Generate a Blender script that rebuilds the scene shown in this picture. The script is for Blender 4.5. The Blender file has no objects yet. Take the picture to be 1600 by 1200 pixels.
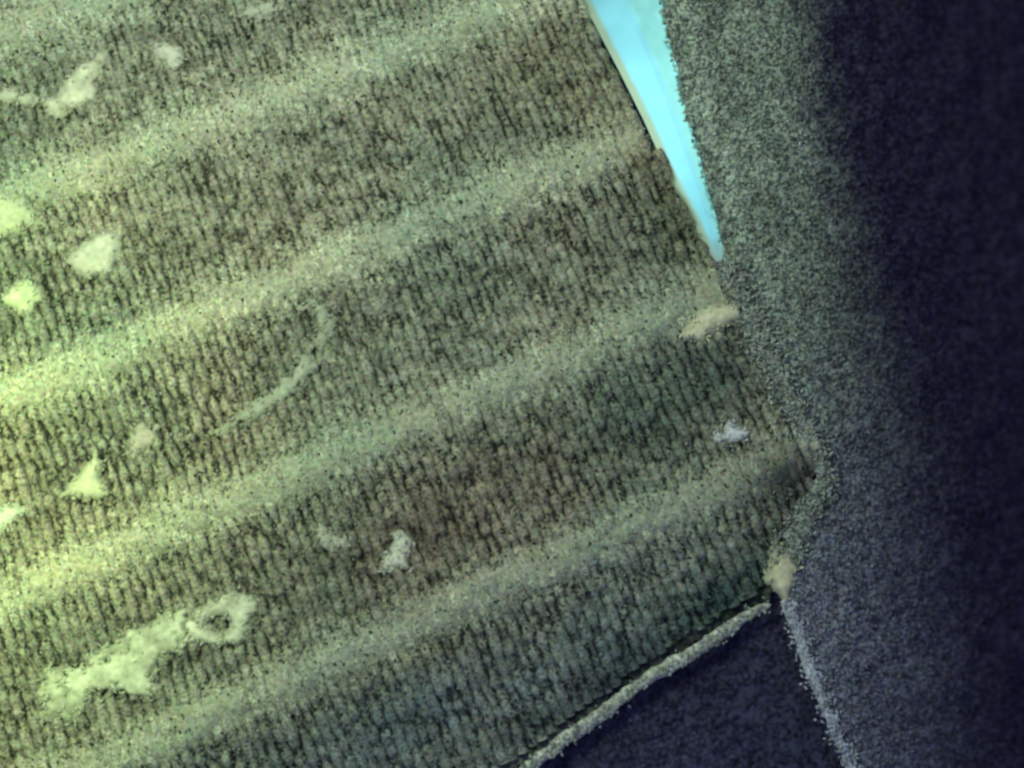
import bpy, math, random
import numpy as np

# ------------------------------------------------------------------ camera, light, exposure
SC = bpy.context.scene
COL = SC.collection
cam_d = bpy.data.cameras.new('camera'); cam = bpy.data.objects.new('camera', cam_d); COL.objects.link(cam)
cam.location = (0, 0, 30); cam.rotation_euler = (0, 0, 0)
cam_d.sensor_width = 36; cam_d.lens = 36 * 30 / 16.0; cam_d.clip_end = 200
cam_d.dof.use_dof = True; cam_d.dof.focus_distance = 29.3; cam_d.dof.aperture_fstop = 0.035
SC.camera = cam
w = bpy.data.worlds.new('World'); SC.world = w; w.use_nodes = True
bg = w.node_tree.nodes['Background']; bg.inputs[0].default_value = (0.38, 0.44, 0.85, 1); bg.inputs[1].default_value = 0.30

def area(name, loc, target, size, power, col):
    d = bpy.data.lights.new(name, 'AREA'); d.energy = power; d.size = size; d.color = col
    o = bpy.data.objects.new(name, d); COL.objects.link(o); o.location = loc
    v = np.array(target, float) - np.array(loc, float)
    o.rotation_euler = (math.acos(-v[2] / np.linalg.norm(v)), 0, math.atan2(v[1], v[0]) - math.pi / 2)
    return o
area('lamp_key', (-6.2, 7.5, 13), (-1, 1, 0), 4.0, 1660, (.84, 1.0, 0.70))
sp_d = bpy.data.lights.new('lamp_side', 'SPOT'); sp_d.energy = 4300; sp_d.color = (.79, 1.0, .36); sp_d.spot_size = math.radians(94)
sp_d.spot_blend = 1.0; sp_d.shadow_soft_size = 1.2
sp_o = bpy.data.objects.new('lamp_side', sp_d); COL.objects.link(sp_o); sp_o.location = (-10.0, -1.4, 9.0)
area('added_backlight', (2.6, 4.2, -2.2), (2.6, 4.2, 0), 2.6, 150, (.78, 1.0, 1.0)).rotation_euler = (math.pi, 0, 0)  # added lamp, unseen below the cloth, brightens the film from behind
SC.view_settings.view_transform = 'Standard'; SC.view_settings.look = 'None'
SC.view_settings.exposure = 0; SC.view_settings.gamma = 1

# ------------------------------------------------------------------ helpers (100 units of drawing = 1 scene unit)
RNG = np.random.default_rng(7)
def W(px, py, z):
    px = np.asarray(px, float)
    return np.stack([(px - 800) / 100, (600 - np.asarray(py, float)) / 100, np.broadcast_to(z, px.shape) / 100], -1)
_lat = {}
def vnoise(x, y, s, seed=0):                       # smooth value noise, 0..1
    if seed not in _lat: _lat[seed] = np.random.default_rng(1000 + seed).random((256, 256))
    L = _lat[seed]; x = np.asarray(x, float) / s + 1000; y = np.asarray(y, float) / s + 1000
    xi = np.floor(x).astype(int); yi = np.floor(y).astype(int); fx = x - xi; fy = y - yi
    fx = fx * fx * (3 - 2 * fx); fy = fy * fy * (3 - 2 * fy)
    a = L[xi % 256, yi % 256]; b = L[(xi + 1) % 256, yi % 256]; c = L[xi % 256, (yi + 1) % 256]; d = L[(xi + 1) % 256, (yi + 1) % 256]
    return (a * (1 - fx) + b * fx) * (1 - fy) + (c * (1 - fx) + d * fx) * fy
def fbm(x, y, s, seed=0, n=3):
    t = 0; a = 1; tot = 0
    for k in range(n):
        t = t + a * vnoise(x, y, s / 2 ** k, seed + 17 * k); tot += a; a *= .55
    return t / tot
def sstep(a, b, x):
    t = np.clip((np.asarray(x, float) - a) / (b - a), 0, 1); return t * t * (3 - 2 * t)

def add_mesh(name, verts, quads=None, tris=None, mat=None, parent=None, cols=None, smooth=True):
    me = bpy.data.meshes.new(name)
    quads = np.zeros((0, 4), int) if quads is None else np.asarray(quads).reshape(-1, 4)
    tris = np.zeros((0, 3), int) if tris is None else np.asarray(tris).reshape(-1, 3)
    me.vertices.add(len(verts)); me.vertices.foreach_set('co', np.asarray(verts, np.float32).ravel())
    idx = np.concatenate([quads.ravel(), tris.ravel()]).astype(np.int32)
    me.loops.add(len(idx)); me.loops.foreach_set('vertex_index', idx)
    n = len(quads) + len(tris); me.polygons.add(n)
    st = np.concatenate([np.arange(len(quads)) * 4, len(quads) * 4 + np.arange(len(tris)) * 3]).astype(np.int32)
    me.polygons.foreach_set('loop_start', st)
    me.polygons.foreach_set('use_smooth', np.full(n, smooth))
    me.update(calc_edges=True)
    if cols is not None:
        a = me.color_attributes.new('dye', 'FLOAT_COLOR', 'POINT')
        c = np.ones((len(verts), 4), np.float32); c[:, :3] = np.clip(cols, 0.002, .9); a.data.foreach_set('color', c.ravel())
    me.validate()
    if mat: me.materials.append(mat)
    o = bpy.data.objects.new(name, me); COL.objects.link(o)
    if parent: o.parent = parent
    return o
def thing(name, label, cat, group=None):
    o = bpy.data.objects.new(name, None); COL.objects.link(o); o.empty_display_size = .1
    o['label'] = label; o['category'] = cat
    if group: o['group'] = group
    return o
def grid_quads(nr, nc):                            # nr rows of nc points
    i = np.arange(nr - 1)[:, None] * nc + np.arange(nc - 1)[None]
    return np.stack([i, i + nc, i + nc + 1, i + 1], -1).reshape(-1, 4)
def inside(px, py, poly):
    r = np.zeros(np.shape(px), bool); j = len(poly) - 1
    for i in range(len(poly)):
        xi, yi = poly[i]; xj, yj = poly[j]
        if yi != yj:
            r ^= ((yi > py) != (yj > py)) & (px < (xj - xi) * (py - yi) / (yj - yi) + xi)
        j = i
    return r
def edge_dist(px, py, poly):
    d = np.full(np.shape(px), 1e9)
    for i in range(len(poly)):
        a = np.array(poly[i - 1], float); b = np.array(poly[i], float); ab = b - a
        t = np.clip(((px - a[0]) * ab[0] + (py - a[1]) * ab[1]) / (ab @ ab + 1e-9), 0, 1)
        d = np.minimum(d, np.hypot(px - a[0] - t * ab[0], py - a[1] - t * ab[1]))
    return d

def fabric(name, scale=20, lo=.42, hi=1.7, hue=.45, rough=.95, bump=.25):
    m = bpy.data.materials.new(name); m.use_nodes = True; nt = m.node_tree; N = nt.nodes; L = nt.links
    b = N['Principled BSDF']; b.inputs['Roughness'].default_value = rough
    b.inputs['Specular IOR Level'].default_value = .12
    at = N.new('ShaderNodeVertexColor'); at.layer_name = 'dye'
    tc = N.new('ShaderNodeTexCoord')
    n1 = N.new('ShaderNodeTexNoise'); n1.inputs['Scale'].default_value = scale; n1.inputs['Detail'].default_value = 1.5
    n2 = N.new('ShaderNodeTexNoise'); n2.inputs['Scale'].default_value = scale * .7; n2.inputs['Detail'].default_value = 1
    L.new(tc.outputs['Object'], n1.inputs['Vector']); L.new(tc.outputs['Object'], n2.inputs['Vector'])
    mr = N.new('ShaderNodeMapRange'); mr.inputs[1].default_value = .28; mr.inputs[2].default_value = .72
    mr.inputs[3].default_value = lo; mr.inputs[4].default_value = hi
    L.new(n1.outputs[0], mr.inputs[0])
    mu = N.new('ShaderNodeVectorMath'); mu.operation = 'SCALE'
    L.new(at.outputs[0], mu.inputs[0]); L.new(mr.outputs[0], mu.inputs['Scale'])
    mx = N.new('ShaderNodeMix'); mx.data_type = 'RGBA'; mx.blend_type = 'SOFT_LIGHT'; mx.inputs[0].default_value = hue
    L.new(mu.outputs[0], mx.inputs[6]); L.new(n2.outputs[1], mx.inputs[7])
    L.new(mx.outputs[2], b.inputs['Base Color'])
    bp = N.new('ShaderNodeBump'); bp.inputs['Strength'].default_value = bump; bp.inputs['Distance'].default_value = .05
    L.new(n1.outputs[0], bp.inputs['Height']); L.new(bp.outputs[0], b.inputs['Normal'])
    return m
M_YARN = fabric('yarn_wool'); M_BACK = fabric('backing_weave', 18); M_RIB = fabric('rib_cord', 14, .68, 1.35, .4, bump=.3)
M_FELT = fabric('felt', 21, .4, 1.7, .45, bump=.3); M_NAVY = fabric('navy_felt', 17, .5, 1.5, .45, bump=.25)
M_FUZZ = fabric('fuzz_fibre', 9, .7, 1.35, .3, bump=0); M_LINT = fabric('lint', 12, .85, 1.15, .2, bump=.25)
M_FILM = fabric('film', 2.2, .93, 1.06, .05, rough=.5, bump=.03)
_nt = M_FILM.node_tree; _tr = _nt.nodes.new('ShaderNodeBsdfTranslucent'); _ms = _nt.nodes.new('ShaderNodeMixShader')   # thin film lets light through
_b = _nt.nodes['Principled BSDF']; _nt.links.new(_b.inputs['Base Color'].links[0].from_socket, _tr.inputs[0])
_nt.links.new(_b.outputs[0], _ms.inputs[1]); _nt.links.new(_tr.outputs[0], _ms.inputs[2]); _ms.inputs[0].default_value = .5
_nt.links.new(_ms.outputs[0], _nt.nodes['Material Output'].inputs[0])

def fibres(name, px, py, z, cols, length, width, mat, parent, ang=None, lift=.25):
    n = len(px); ang = RNG.random(n) * 2 * np.pi if ang is None else ang
    ln = length * (.5 + RNG.random(n)); wd = width * (.6 + .8 * RNG.random(n)); bend = (RNG.random(n) - .5) * 1.4
    lf = ln * lift * RNG.random(n)
    d0 = np.stack([np.cos(ang), np.sin(ang)], -1); d1 = np.stack([np.cos(ang + bend), np.sin(ang + bend)], -1)
    p0 = np.stack([px, py], -1); p1 = p0 + d0 * ln[:, None] * .5; p2 = p1 + d1 * ln[:, None] * .5
    nr = np.stack([-d0[:, 1], d0[:, 0]], -1)
    V = []
    for p, zz, k in ((p0, z, 1.), (p1, z + lf, .9)):
        for s, dz in ((-1, 0), (1, 0), (0, 1)):
            q = p + nr * (wd * k * s)[:, None]; V.append(W(q[:, 0], q[:, 1], zz + dz * wd * k))
    V.append(W(p2[:, 0], p2[:, 1], z + lf * .8))
    V = np.stack(V, 1).reshape(-1, 3)
    b = np.arange(n)[:, None] * 7
    q = np.concatenate([b + np.array(t) for t in ((0, 1, 4, 3), (1, 2, 5, 4), (2, 0, 3, 5))], 1).reshape(-1, 4)
    t = np.concatenate([b + np.array(t) for t in ((3, 4, 6), (4, 5, 6), (5, 3, 6))], 1).reshape(-1, 3)
    o = add_mesh(name, V, q, t, mat, parent, np.repeat(cols, 7, 0)); o['kind'] = 'stuff'
    return o

# ------------------------------------------------------------------ shape of the ribbed cloth
RY = np.array([-245., 55, 318, 622, 938, 1262, 1580, 1900]); RM = np.array([.35, .365, .385, .405, .428, .445, .46, .47])
def ridge_d(px, py):                               # distance to the nearest ridge line and its number
    best = np.full(np.shape(px), 1e9)
    for y0, m in zip(RY, RM):
        d = (py - (y0 - m * px)) / math.sqrt(1 + m * m); best = np.where(np.abs(d) < np.abs(best), d, best)
    return best
def Hc(px, py):
    d = ridge_d(px, py)
    return 11 * np.exp(-(d / 55) ** 2) + 7 * (fbm(px, py, 260, 3, 2) - .5)
EDGE_Y = np.array([-150, 0, 190, 300, 440, 490, 520, 620, 700, 770, 850, 905, 925])
EDGE_X = np.array([830, 905, 1002, 1062, 1132, 1172, 1192, 1240, 1276, 1270, 1232, 1200, 1185])
def hem_y(px): return 940 + (1205 - px) * (265 / 390.) - 8 * np.sin((1205 - px) / 390 * 3.1)   # centre line of the hem
def on_cloth(px, py, m=0):
    return (px < np.interp(py, EDGE_Y, EDGE_X) - m + 6 * (fbm(px, py, 30, 41) - .5)) & (py < hem_y(px) - 28 - m + 14 * (fbm(px, py, 40, 42) - .5))
def blot(px, py, cx, cy, r, ry=None, a=0.):
    ry = ry or r; c, s = math.cos(a), math.sin(a); x = px - cx; y = py - cy
    u = (x * c + y * s) / r; v = (-x * s + y * c) / ry
    return np.exp(-(u * u + v * v) ** .9) * (.55 + .9 * fbm(px, py, 70, int(cx) % 90))
def cloth_dye_shade(px, py):                             # colour of the wool: dye lots, stains and blots, shade painted along the hem
    px = np.asarray(px, float); py = np.asarray(py, float)
    base = np.array([.275, .285, .21]) * np.ones(px.shape + (1,))
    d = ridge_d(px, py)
    k = np.exp(-((d + 4 * np.sin(px / 37)) / 44) ** 2)[..., None]              # paler wool along each rib
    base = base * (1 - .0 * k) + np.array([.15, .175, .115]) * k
    t = (fbm(px, py, 170, 5) - .5)[..., None]
    base = base * (1 + t * np.array([.5, .25, .2]))
    for cx, cy, r, ry, a, c, s in ((700, 820, 260, 80, -.35, (.75, .55, .55), .55), (1010, 640, 190, 70, -.3, (.5, .63, .64), .6),
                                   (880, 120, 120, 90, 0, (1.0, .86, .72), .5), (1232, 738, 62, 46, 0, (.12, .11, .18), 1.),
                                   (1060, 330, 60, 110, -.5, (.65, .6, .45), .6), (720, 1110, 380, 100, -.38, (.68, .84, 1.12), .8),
                                   (1120, 940, 130, 40, -.6, (.25, .42, .46), .95), (960, 1060, 130, 30, -.6, (.35, .38, .5), .9), (820, 1150, 110, 28, -.6, (.45, .5, .6), .8), (1140, 570, 80, 50, 0, (.55, .65, .72), .6),  # dark blots along the hem are painted shade of the groove
                                   (640, 1030, 200, 26, -.4, (1.5, 1.35, 1.05), .45), (1010, 250, 40, 40, 0, (.8, .6, .5), .5)):
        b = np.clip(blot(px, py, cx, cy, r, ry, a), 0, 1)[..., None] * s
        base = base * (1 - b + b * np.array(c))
    return base

# ------------------------------------------------------------------ the surface everything lies on
g = 70; xs = np.linspace(-400, 2000, g); ys = np.linspace(-300, 1500, g); X, Y = np.meshgrid(xs, ys)
o = add_mesh('tabletop', W(X, Y, -420.).reshape(-1, 3), grid_quads(g, g), None, M_NAVY, None, np.tile([.03, .03, .05], (g * g, 1)))
o['kind'] = 'structure'

def sheet(name, x0, x1, y0, y1, step, hf, cf, keep, mat, parent):
    xs = np.arange(x0, x1 + 1, step); ys = np.arange(y0, y1 + 1, step); X, Y = np.meshgrid(xs, ys)
    X = X + (RNG.random(X.shape) - .5) * step * .5; Y = Y + (RNG.random(Y.shape) - .5) * step * .5
    q = grid_quads(len(ys), len(xs)); k = keep(X, Y).ravel(); q = q[k[q].all(1)]
    used = np.unique(q); mp = np.zeros(X.size, int); mp[used] = np.arange(len(used))
    px = X.ravel()[used]; py = Y.ravel()[used]
    return add_mesh(name, W(px, py, hf(px, py)), mp[q], None, mat, parent, cf(px, py))

# ------------------------------------------------------------------ ribbed cloth: backing, one yarn per row, one cord per rib, hem, fuzz
cloth = thing('ribbed_cloth', 'grey green ribbed woven cloth with pale raised ribs filling the left of the close-up', 'cloth')
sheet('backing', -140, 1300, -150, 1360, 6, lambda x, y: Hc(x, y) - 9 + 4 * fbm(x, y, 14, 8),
      lambda x, y: cloth_dye_shade(x, y) * (.22 + .8 * sstep(.36, .66, vnoise(x, y, 14, 27)) * np.where(y > hem_y(x) - 34, .3, 1.))[..., None], lambda x, y: on_cloth(x, y, np.where(y > 900 - (x - 1200) * .3, -24, -3)), M_BACK, cloth)  # shade of the gap above the hem is painted into the backing
ux, uy = .345, 1.0; un = math.hypot(ux, uy); ux /= un; uy /= un               # direction of the yarns
prof = np.linspace(0, math.pi, 6)
uc = -420.0; iy = 0
while uc < 1420:
    t = np.arange(-170, 1500, 5.5) * 1.0
    py = uy * t; px = uc + (.30 + .13 * uc / 1000) * (py - 600)
    px = px + 9 * (fbm(px, py, 150, 9) - .5)
    keep = on_cloth(px, py, -2) & (px > -150)
    if keep.sum() > 4:
        i0, i1 = np.where(keep)[0][[0, -1]]; px = px[i0:i1 + 1]; py = py[i0:i1 + 1]
        lump = vnoise(py, py * 0 + iy * 31.7, 12, 12); big = fbm(px, py, 64, 13, 3)
        r = 3.7 + 5.4 * sstep(.12, .58, lump * (.3 + 1.35 * big))
        d = ridge_d(px, py); rk = np.exp(-(d / 60) ** 2); r = r * (1 - rk) + rk * np.maximum(r, 7)
        px = px + 8.5 * (fbm(py, py * 0 + iy * 13.1, 26, 14) - .5)
        hz = Hc(px, py) - 3 + 5 * (lump - .5)
        cr = np.cos(prof)[None]; sr = np.sin(prof)[None]
        VX = px[:, None] + uy * r[:, None] * cr; VY = py[:, None] - ux * r[:, None] * cr
        VZ = hz[:, None] + r[:, None] * sr * .9 + 1.4 * (RNG.random(VX.shape) - .5)
        c = cloth_dye_shade(VX, VY) * (.66 + .68 * vnoise(py, py * 0 + iy * 7.7, 11, 15))[:, None, None]
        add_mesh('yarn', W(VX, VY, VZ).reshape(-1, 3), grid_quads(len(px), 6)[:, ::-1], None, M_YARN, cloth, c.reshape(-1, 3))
    uc += 17.6 * (.93 + .14 * RNG.random()); iy += 1
for y0, m in zip(RY, RM):                                                     # the cords that make the ribs
    x = np.arange(-140, 1320, 6.0); nrm = math.sqrt(1 + m * m)
    s = np.linspace(-1, 1, 15)
    half = 40 + 26 * (fbm(x, x * 0 + y0, 130, 21) - .4) + 16 * (vnoise(x, x * 0 + y0, 16, 26) - .5)
    VX = x[:, None] + s[None] * half[:, None] * (m / nrm); VY = (y0 - m * x)[:, None] + s[None] * half[:, None] / nrm + 8 * (fbm(x, x * 0 + y0, 220, 22) - .5)[:, None]
    ok = on_cloth(VX, VY, 6).all(1) & (VY[:, 7] > -160) & (VY[:, 7] < 1340)
    if ok.sum() < 5: continue
    i0, i1 = np.where(ok)[0][[0, -1]]; VX = VX[i0:i1 + 1]; VY = VY[i0:i1 + 1]
    ph = (VX - ux / uy * VY) / 18.6 * 2 * np.pi
    VZ = Hc(VX, VY) + 3.6 - 8 * np.abs(s[None]) ** 2 + 3.5 * np.sin(ph) * (.3 + vnoise(VX, VY, 60, 24)) + 12 * (fbm(VX, VY, 22, 23) - .5)
    add_mesh('rib', W(VX, VY, VZ).reshape(-1, 3), grid_quads(*VX.shape)[:, ::-1], None, M_RIB, cloth, (cloth_dye_shade(VX, VY) * (.9 + .25 * fbm(VX, VY, 16, 25))[..., None]).reshape(-1, 3))

def cord(name, path, r, z, colf, mat, parent, seed, rough=.5, flat=.7):       # frayed cord along a path of points
    P = np.array(path, float); seg = np.hypot(*np.diff(P, axis=0).T); L = np.r_[0, np.cumsum(seg)]
    t = np.arange(0, L[-1], 5.0); px = np.interp(t, L, P[:, 0]); py = np.interp(t, L, P[:, 1])
    rr = np.interp(t, L, np.broadcast_to(r, len(P)).astype(float)); zz = np.interp(t, L, np.broadcast_to(z, len(P)).astype(float))
    px = px + 9 * (fbm(t, t * 0, 45, seed) - .5); py = py + 9 * (fbm(t, t * 0, 45, seed + 1) - .5)
    dx = np.gradient(px); dy = np.gradient(py); n = np.hypot(dx, dy); nx = -dy / n; ny = dx / n
    a = np.linspace(0, math.pi, 9); ca = np.cos(a); sa = np.sin(a)
    R = rr[:, None] * (1 - rough / 2 + rough * vnoise(t[:, None] + 0 * a, a[None] * 40 + 0 * t[:, None], 11, seed + 2))
    VX = px[:, None] + nx[:, None] * R * ca; VY = py[:, None] + ny[:, None] * R * ca; VZ = zz[:, None] + R * sa * flat
    return add_mesh(name, W(VX, VY, VZ).reshape(-1, 3), grid_quads(len(t), 9), None, mat, parent, colf(VX, VY).reshape(-1, 3)), (t, px, py, zz, rr)
def flat_col(c, s=.5, seed=50):
    c = np.array(c); return lambda x, y: c * (1 - s / 2 + s * fbm(x, y, 12, seed))[..., None]
hx = np.linspace(1200, 640, 18)
hem, (ht, hpx, hpy, hz_, hr_) = cord('hem', np.stack([hx, hem_y(hx)], 1), np.r_[5, 8, np.full(16, 9.5)], 0, flat_col((.62, .66, .54), .9), M_FELT, cloth, 61, .75, .5)
n = 700; k = RNG.integers(0, len(ht), n); off = RNG.normal(0, 5.5, n)
fibres('fray', hpx[k] + off * .6, hpy[k] + off * .8, 3 + 5 * RNG.random(n), flat_col((.50, .54, .45), 1.2)(hpx[k] + off, hpy[k]), 5, 1.7, M_FUZZ, cloth)
n = 60000; px = RNG.random(n) * 1440 - 140; py = RNG.random(n) * 1450 - 140; k = on_cloth(px, py, 2); k[k] &= (np.abs(ridge_d(px[k], py[k])) > 30) | (RNG.random(k.sum()) < .3); px = px[k]; py = py[k]; n = len(px)
c = cloth_dye_shade(px, py) * np.where(RNG.random(n) < .33, .2, .55 + 1.1 * RNG.random(n))[:, None]
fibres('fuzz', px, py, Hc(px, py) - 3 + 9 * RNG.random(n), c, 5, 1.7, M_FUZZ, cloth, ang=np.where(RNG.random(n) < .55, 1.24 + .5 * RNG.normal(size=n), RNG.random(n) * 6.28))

# ------------------------------------------------------------------ side cloth: felt that rolls away to the right
SL_Y = np.array([-150, 0, 60, 110, 170, 230, 290, 350, 400, 440, 500, 560, 690, 750, 830, 900, 950, 1070, 1200, 1400])
SL_X = np.array([985, 1030, 1040, 1055, 1066, 1086, 1102, 1120, 1132, 1145, 1175, 1203, 1262, 1285, 1243, 1224, 1228, 1276, 1330, 1412])
def fold_x(py): return np.interp(py, [-150, 0, 200, 400, 650, 850, 1050, 1400], [1258, 1264, 1282, 1322, 1368, 1388, 1415, 1440])
def soft(py): return np.interp(py, [-150, 150, 500, 900, 1400], [46, 54, 90, 160, 190])
def side_h(px, py):
    e = px - fold_x(py) + 46 * (fbm(px, py, 60, 31) - .5)
    s = soft(py); roll = np.where(e > -s, (e + s) ** 2 / (4 * s), 0); roll = np.where(e > s, e, roll)
    return 6 - roll * .42 + 7 * (fbm(px, py, 12, 33, 2) - .5) + 6 * (fbm(px, py, 90, 32) - .5)
def dye_side(px, py):
    px = np.asarray(px, float); py = np.asarray(py, float)
    base = np.array([.315, .37, .30]) * np.ones(px.shape + (1,))
    base = base * (1 + .38 * (np.exp(-((px - np.interp(py, SL_Y, SL_X) - 30 - 12 * fbm(px, py, 70, 40)) / 17) ** 2) * (.4 + fbm(px, py, 60, 38)))[..., None]) * (.62 + .76 * fbm(px, py, 34, 39, 3))[..., None]
    t = sstep(430, 980, py + 90 * (fbm(px, py, 120, 35) - .5))[..., None]
    base = base * (1 - t) + np.array([.315, .335, .385]) * t
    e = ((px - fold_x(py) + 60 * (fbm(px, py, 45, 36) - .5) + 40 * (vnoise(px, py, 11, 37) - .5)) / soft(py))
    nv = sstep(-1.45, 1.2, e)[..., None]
    base = base * (1 - nv) + np.array([.050, .044, .088]) * nv                    # blends to navy across the outer border
    return base
side = thing('felt_cloth', 'fuzzy grey felt cloth right of the slit, its navy border rolling away into dark', 'felt')
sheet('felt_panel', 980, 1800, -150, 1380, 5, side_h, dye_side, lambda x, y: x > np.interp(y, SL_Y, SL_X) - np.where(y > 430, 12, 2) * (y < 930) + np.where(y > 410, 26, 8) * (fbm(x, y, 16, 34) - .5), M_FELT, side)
ep = [(1147, 452), (1176, 505), (1203, 560), (1240, 640), (1264, 692), (1284, 745), (1262, 795), (1242, 832), (1226, 880)]
cord('edge_cord', ep, [5, 9, 8, 11, 8, 12, 7, 10, 8], 6, flat_col((.33, .36, .31), 1.1), M_FELT, side, 71, 1.2, .5)
ep2 = [(1226, 935), (1246, 985), (1262, 1035), (1282, 1085), (1306, 1140), (1332, 1205), (1370, 1300)]
_, (et, ex, ey, ez, er) = cord('frayed_edge', ep2, [7, 9, 9, 8, 7, 6, 6], 5, flat_col((.62, .66, .68), .8), M_YARN, side, 75, .6, .7)
n = 600; k = RNG.integers(0, len(et), n); off = RNG.normal(0, 7, n)
fibres('fray', ex[k] + off, ey[k] - off * .4, 8 + 5 * RNG.random(n), flat_col((.62, .66, .68), .9)(ex[k] + off, ey[k]), 6, 1.6, M_FUZZ, side)
sy = 410 + RNG.random(3600) * 470; so = RNG.normal(0, 13, 3600); sx = np.interp(sy, SL_Y, SL_X) + so; sk = np.hypot(sx - 1238, sy - 738) < 42; sy = np.where(sk, 430 + 200 * RNG.random(3600), sy); sx = np.interp(sy, SL_Y, SL_X) + so
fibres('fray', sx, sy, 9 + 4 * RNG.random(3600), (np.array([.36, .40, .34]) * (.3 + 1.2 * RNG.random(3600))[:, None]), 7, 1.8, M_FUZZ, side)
n = 70000; px = 980 + RNG.random(n) * 720; py = RNG.random(n) * 1450 - 140; k = px > np.interp(py, SL_Y, SL_X) - 2; px = px[k]; py = py[k]; n = len(px)
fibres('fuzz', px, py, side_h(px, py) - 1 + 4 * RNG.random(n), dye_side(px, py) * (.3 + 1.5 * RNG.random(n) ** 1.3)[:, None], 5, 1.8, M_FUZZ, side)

# ------------------------------------------------------------------ dark navy cloth under both, seen as the triangle at the bottom
under = thing('navy_cloth', 'dark navy triangle of cloth at the bottom between pale hem and frayed felt edge', 'cloth')
tri = [(1216, 900), (500, 1390), (1440, 1390)]
def under_h(px, py): return -26 + 8 * (fbm(px, py, 15, 81, 2) - .5)
def dye_under(px, py): return np.array([.070, .070, .122]) * (.6 + .8 * fbm(px, py, 60, 83))[..., None]
sheet('panel', 480, 1460, 860, 1390, 6, under_h, dye_under, lambda x, y: inside(x, y, [(1216, 860), (380, 1430), (1520, 1430)]), M_NAVY, under)
n = 9000; px = 600 + RNG.random(n) * 800; py = 890 + RNG.random(n) * 400; k = inside(px, py, tri); px = px[k]; py = py[k]; n = len(px)
fibres('fuzz', px, py, under_h(px, py) + 3 * RNG.random(n), dye_under(px, py) * (.3 + 1.4 * RNG.random(n))[:, None], 6.5, 2.4, M_FUZZ, under)

# ------------------------------------------------------------------ cyan film wedged in the slit
film = thing('film_sliver', 'bright cyan tapering sliver of folded film wedged in the slit between the two cloths', 'film')
y = np.arange(-150, 446, 5.0)
lx = np.interp(y, [-150, 0, 110, 190, 280, 360, 446], [836, 908, 966, 1006, 1046, 1088, 1116])
rx = np.interp(y, [-150, 0, 60, 110, 170, 230, 290, 350, 400, 446], [1000, 1034, 1044, 1058, 1070, 1089, 1104, 1121, 1133, 1143]) + 4 * (fbm(y, y * 0, 25, 91) - .5)
cx = np.interp(y, [-150, 0, 110, 200, 300, 446], [905, 972, 1020, 1054, 1090, 1133])
def face(name, a, b, za, zb, col, n, wavy):
    s = np.linspace(0, 1, n)[None]; VX = a[:, None] * (1 - s) + b[:, None] * s; VY = y[:, None] + 0 * VX
    sink = 26 * sstep(330, 450, y)[:, None]
    VZ = za * (1 - s) + zb * s + wavy * (fbm(VX, VY, 40, 92) - .5) - sink * .4
    c = col(VX, VY) if callable(col) else np.broadcast_to(np.array(col), VX.shape + (3,))
    tan = sstep(355, 430, VY)[..., None]
    c = c * (1 - tan) + np.array([.42, .48, .39]) * tan
    return add_mesh(name, W(VX, VY, VZ).reshape(-1, 3), grid_quads(*VX.shape), None, M_FILM, film, c.reshape(-1, 3))
def fl(x, yy):                                                               # yellowish outer margin, clear cyan inside
    e = sstep(0, 9, x - np.interp(yy, y, lx) - 9 + 5 * (fbm(x, yy, 18, 94) - .5))[..., None]
    return np.array([.42, .52, .36]) * (1 - e) + np.array([.33, .80, .93]) * e
face('bright_fold', lx, cx, 6, 9, fl, 12, 3)
face('pale_fold', cx, rx, 9, 8, lambda x, yy: (np.array([.33, .80, .93]) + np.array([.03, 0, -.17]) * sstep(0, 14, x - np.interp(yy, y, cx))[..., None]) * (.86 + .25 * vnoise(x - .45 * yy, yy, 9, 96) * vnoise(yy, yy * 0, 90, 97) + .06 * vnoise(yy, x, 40, 98))[..., None], 14, 3)

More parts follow.
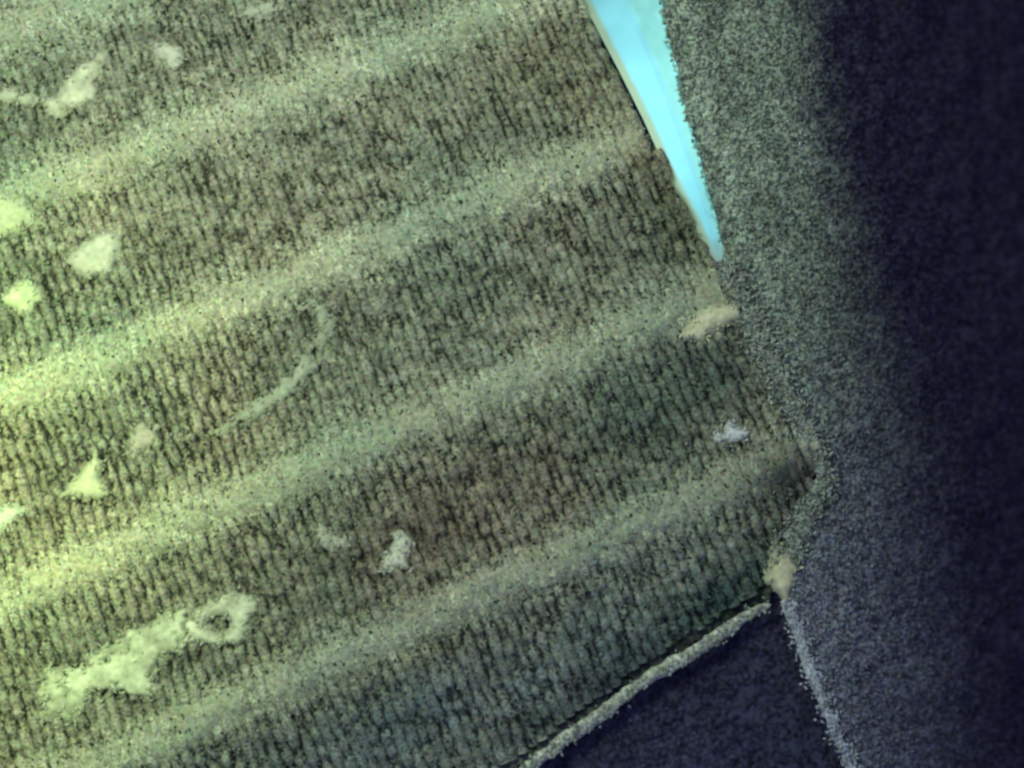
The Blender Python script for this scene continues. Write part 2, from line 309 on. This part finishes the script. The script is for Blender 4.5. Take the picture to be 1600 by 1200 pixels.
# ------------------------------------------------------------------ lint, flakes and crumbs lying on the cloth
def surf(px, py):
    return np.where(px < np.interp(py, EDGE_Y, EDGE_X), Hc(px, py) + 7, 10.)
def fleck(name, label, cat, poly, col, group, height=9, hole=None, rag=9, hair=1.0, holes=0.0, mottle=0.):
    poly = np.array(poly, float); x0, y0 = poly.min(0) - 8; x1, y1 = poly.max(0) + 8
    t = thing(name, label, cat, group); st = 2.6
    seed = int(poly.sum()) % 120
    X, Y = np.meshgrid(np.arange(x0, x1, st), np.arange(y0, y1, st))
    sd = np.where(inside(X, Y, poly), 1, -1) * edge_dist(X, Y, poly) + rag * (fbm(X, Y, 13, seed + 130) - .5) * 2
    if hole is not None: sd = np.minimum(sd, (np.hypot((X - hole[0]) / hole[2], (Y - hole[1]) / hole[3]) - 1) * min(hole[2:]) + 6 * (fbm(X, Y, 9, seed + 3) - .5))
    if holes: sd = np.minimum(sd, (fbm(X, Y, 24, seed + 60) - holes) * 60)
    q = grid_quads(*X.shape); k = (sd > -3).ravel(); q = q[k[q].all(1)]; used = np.unique(q)
    if len(used) < 4: return
    mp = np.zeros(X.size, int); mp[used] = np.arange(len(used)); px = X.ravel()[used]; py = Y.ravel()[used]; s = sd.ravel()[used]
    z = surf(px, py) - 6 + (height * .45 + 6) * (1 - np.exp(-np.maximum(s + 3, 0) / 7)) + 2 * (fbm(px, py, 14, seed + 9) - .5)
    c = np.array(col) * (.72 + .45 * fbm(px, py, 20, seed + 5))[:, None]
    c = c * (1 + mottle * (fbm(px, py, 26, seed + 20, 3) - .5))[:, None]
    th = sstep(-5, min(16, .75 * s.max()), s + 5 * (fbm(px, py, 9, seed + 7) - .5))[:, None]; c = c * th + np.array([.34, .37, .27]) * (1 - th)   # thin margins let the wool show
    add_mesh('flake', W(px, py, z), mp[q][:, ::-1], None, M_LINT, t, c)
    n = int(hair * (12 + len(used) * .09)); i = RNG.integers(0, len(used), n); m = s[i] < 9; i = i[m]; n = len(i)
    if n: fibres('fluff', px[i] + RNG.normal(0, 3, n), py[i] + RNG.normal(0, 3, n), z[i] + 2 * RNG.random(n), np.array(col) * (.6 + .5 * RNG.random(n))[:, None], 7, 1.5, M_FUZZ, t)
    return t
G = 'pale flecks lying on the ribbed cloth'
P1 = (.68, .70, .55); P2 = (.60, .64, .48)
fleck('lint_fleck', 'long pale slanting fleck near the top left corner, brightest at its lower end', 'lint',
      [(170, 86), (152, 84), (122, 105), (100, 130), (92, 148), (62, 158), (80, 182), (95, 184), (120, 164), (150, 158), (152, 140), (150, 120), (164, 104)], (.72, .74, .54), G, 8, mottle=.7)
fleck('lint_fleck', 'small round bright fleck high on the left, right of the long slanting fleck', 'lint',
      [(242, 66), (262, 70), (282, 74), (287, 92), (276, 110), (262, 108), (258, 94), (242, 84)], P1, G, 10, rag=6)
fleck('lint_fleck', 'faint pale fleck touching the top edge left of centre', 'lint',
      [(372, 26), (398, 8), (428, 2), (440, 14), (425, 32), (396, 30)], P2, G, 6)
fleck('lint_fleck', 'largest bright oval fleck on the left, below the second rib', 'lint',
      [(104, 410), (112, 396), (135, 376), (168, 362), (190, 368), (188, 396), (178, 424), (164, 432), (150, 430), (140, 438), (118, 428)], P1, G, 12, rag=5)
fleck('lint_fleck', 'yellow green bright fleck by the left edge, just below the large oval fleck', 'lint',
      [(0, 468), (18, 448), (42, 436), (62, 446), (64, 466), (50, 486), (30, 492), (14, 478)], (.64, .74, .46), G, 11, rag=6)
fleck('lint_fleck', 'broad soft glowing patch of lint on the left edge under the second rib', 'lint',
      [(-30, 300), (20, 302), (52, 318), (60, 345), (36, 368), (-30, 380)], (.60, .68, .44), G, 5, hair=1.6)
fleck('lint_fleck', 'triangular yellowish fleck on the left between the third and fourth ribs', 'lint',
      [(150, 706), (160, 722), (158, 748), (172, 772), (140, 778), (112, 774), (92, 780), (110, 756), (132, 734)], (.70, .74, .50), G, 11, rag=5)
fleck('lint_fleck', 'narrow pale fleck running off the left edge below the triangular fleck', 'lint',
      [(-20, 796), (20, 790), (46, 788), (50, 800), (28, 812), (8, 828), (-20, 834)], (.70, .78, .60), G, 8)
fleck('lint_fleck', 'two lobed pale fluffy fleck on the dark brown band near the centre bottom', 'lint',
      [(612, 836), (630, 828), (642, 842), (642, 862), (634, 872), (638, 888), (622, 886), (610, 894), (596, 888), (598, 868), (612, 862)], (.84, .86, .68), G, 10, rag=7)
fleck('lint_fleck', 'faint broken fleck just left of the two lobed fluffy fleck', 'lint',
      [(498, 812), (510, 822), (516, 834), (530, 840), (548, 842), (540, 856), (520, 856), (498, 852), (492, 838)], (.62, .63, .50), G, 6, rag=10)
fleck('lint_ring', 'pale ragged ring of crusted lint with a dark hole, lower left', 'lint',
      [(300, 958), (330, 938), (366, 926), (398, 930), (400, 952), (394, 985), (374, 1004), (340, 1012), (312, 1000), (286, 1000), (288, 976)], (.72, .76, .56), G, 9, hole=(342, 974, 19, 13), rag=11, hair=2, mottle=.9)
fleck('lint_crust', 'large mottled pale crust near the lower left corner, below the ragged ring', 'lint',
      [(70, 1125), (66, 1070), (84, 1040), (136, 1036), (168, 1008), (204, 984), (250, 968), (288, 952), (292, 985), (286, 1012), (250, 1024), (240, 1048), (248, 1074), (228, 1094), (196, 1078), (150, 1082), (122, 1122)], (.66, .73, .50), G, 12, rag=16, hair=2.5, holes=.24, mottle=1.3)
fleck('lint_fleck', 'yellow cream patch on the fourth rib at the lower tip of the cyan sliver', 'lint',
      [(1058, 530), (1072, 510), (1086, 490), (1100, 480), (1126, 474), (1152, 474), (1158, 490), (1142, 508), (1118, 516), (1100, 530), (1080, 534)], (.95, .92, .58), G, 9, rag=7)
fleck('lint_fleck', 'small bright white spiky fleck below the yellow cream patch near the felt', 'lint',
      [(1112, 684), (1126, 674), (1140, 654), (1150, 664), (1168, 674), (1160, 686), (1140, 690)], (.88, .92, .90), G, 12, rag=8, hair=2)
fleck('lint_fleck', 'square yellow tuft at the corner where hem and felt edge meet', 'lint',
      [(1200, 862), (1212, 846), (1236, 856), (1246, 884), (1240, 914), (1228, 938), (1208, 924), (1194, 904)], (.88, .84, .52), G, 12, rag=6)
fleck('lint_fleck', 'dull pinkish pale fleck right of the triangular fleck', 'lint',
      [(206, 676), (226, 662), (246, 668), (244, 690), (224, 706), (208, 714), (202, 696)], (.54, .52, .42), G, 6, rag=8)
fleck('lint_fleck', 'slim pale fleck on the left edge beside the long slanting fleck', 'lint',
      [(-20, 138), (20, 142), (56, 150), (70, 160), (40, 164), (-20, 158)], (.58, .62, .46), G, 6)
fleck('stray_thread', 'faint pale fuzzy streak curving down to the left across the middle ribs', 'thread',
      [(478, 462), (512, 474), (522, 500), (512, 540), (500, 572), (478, 604), (440, 632), (400, 654), (352, 682), (332, 676), (372, 644), (418, 614), (452, 586), (474, 556), (490, 520), (488, 496), (470, 484)], (.47, .51, .375), None, 4, rag=16, hair=1.6, holes=.34)
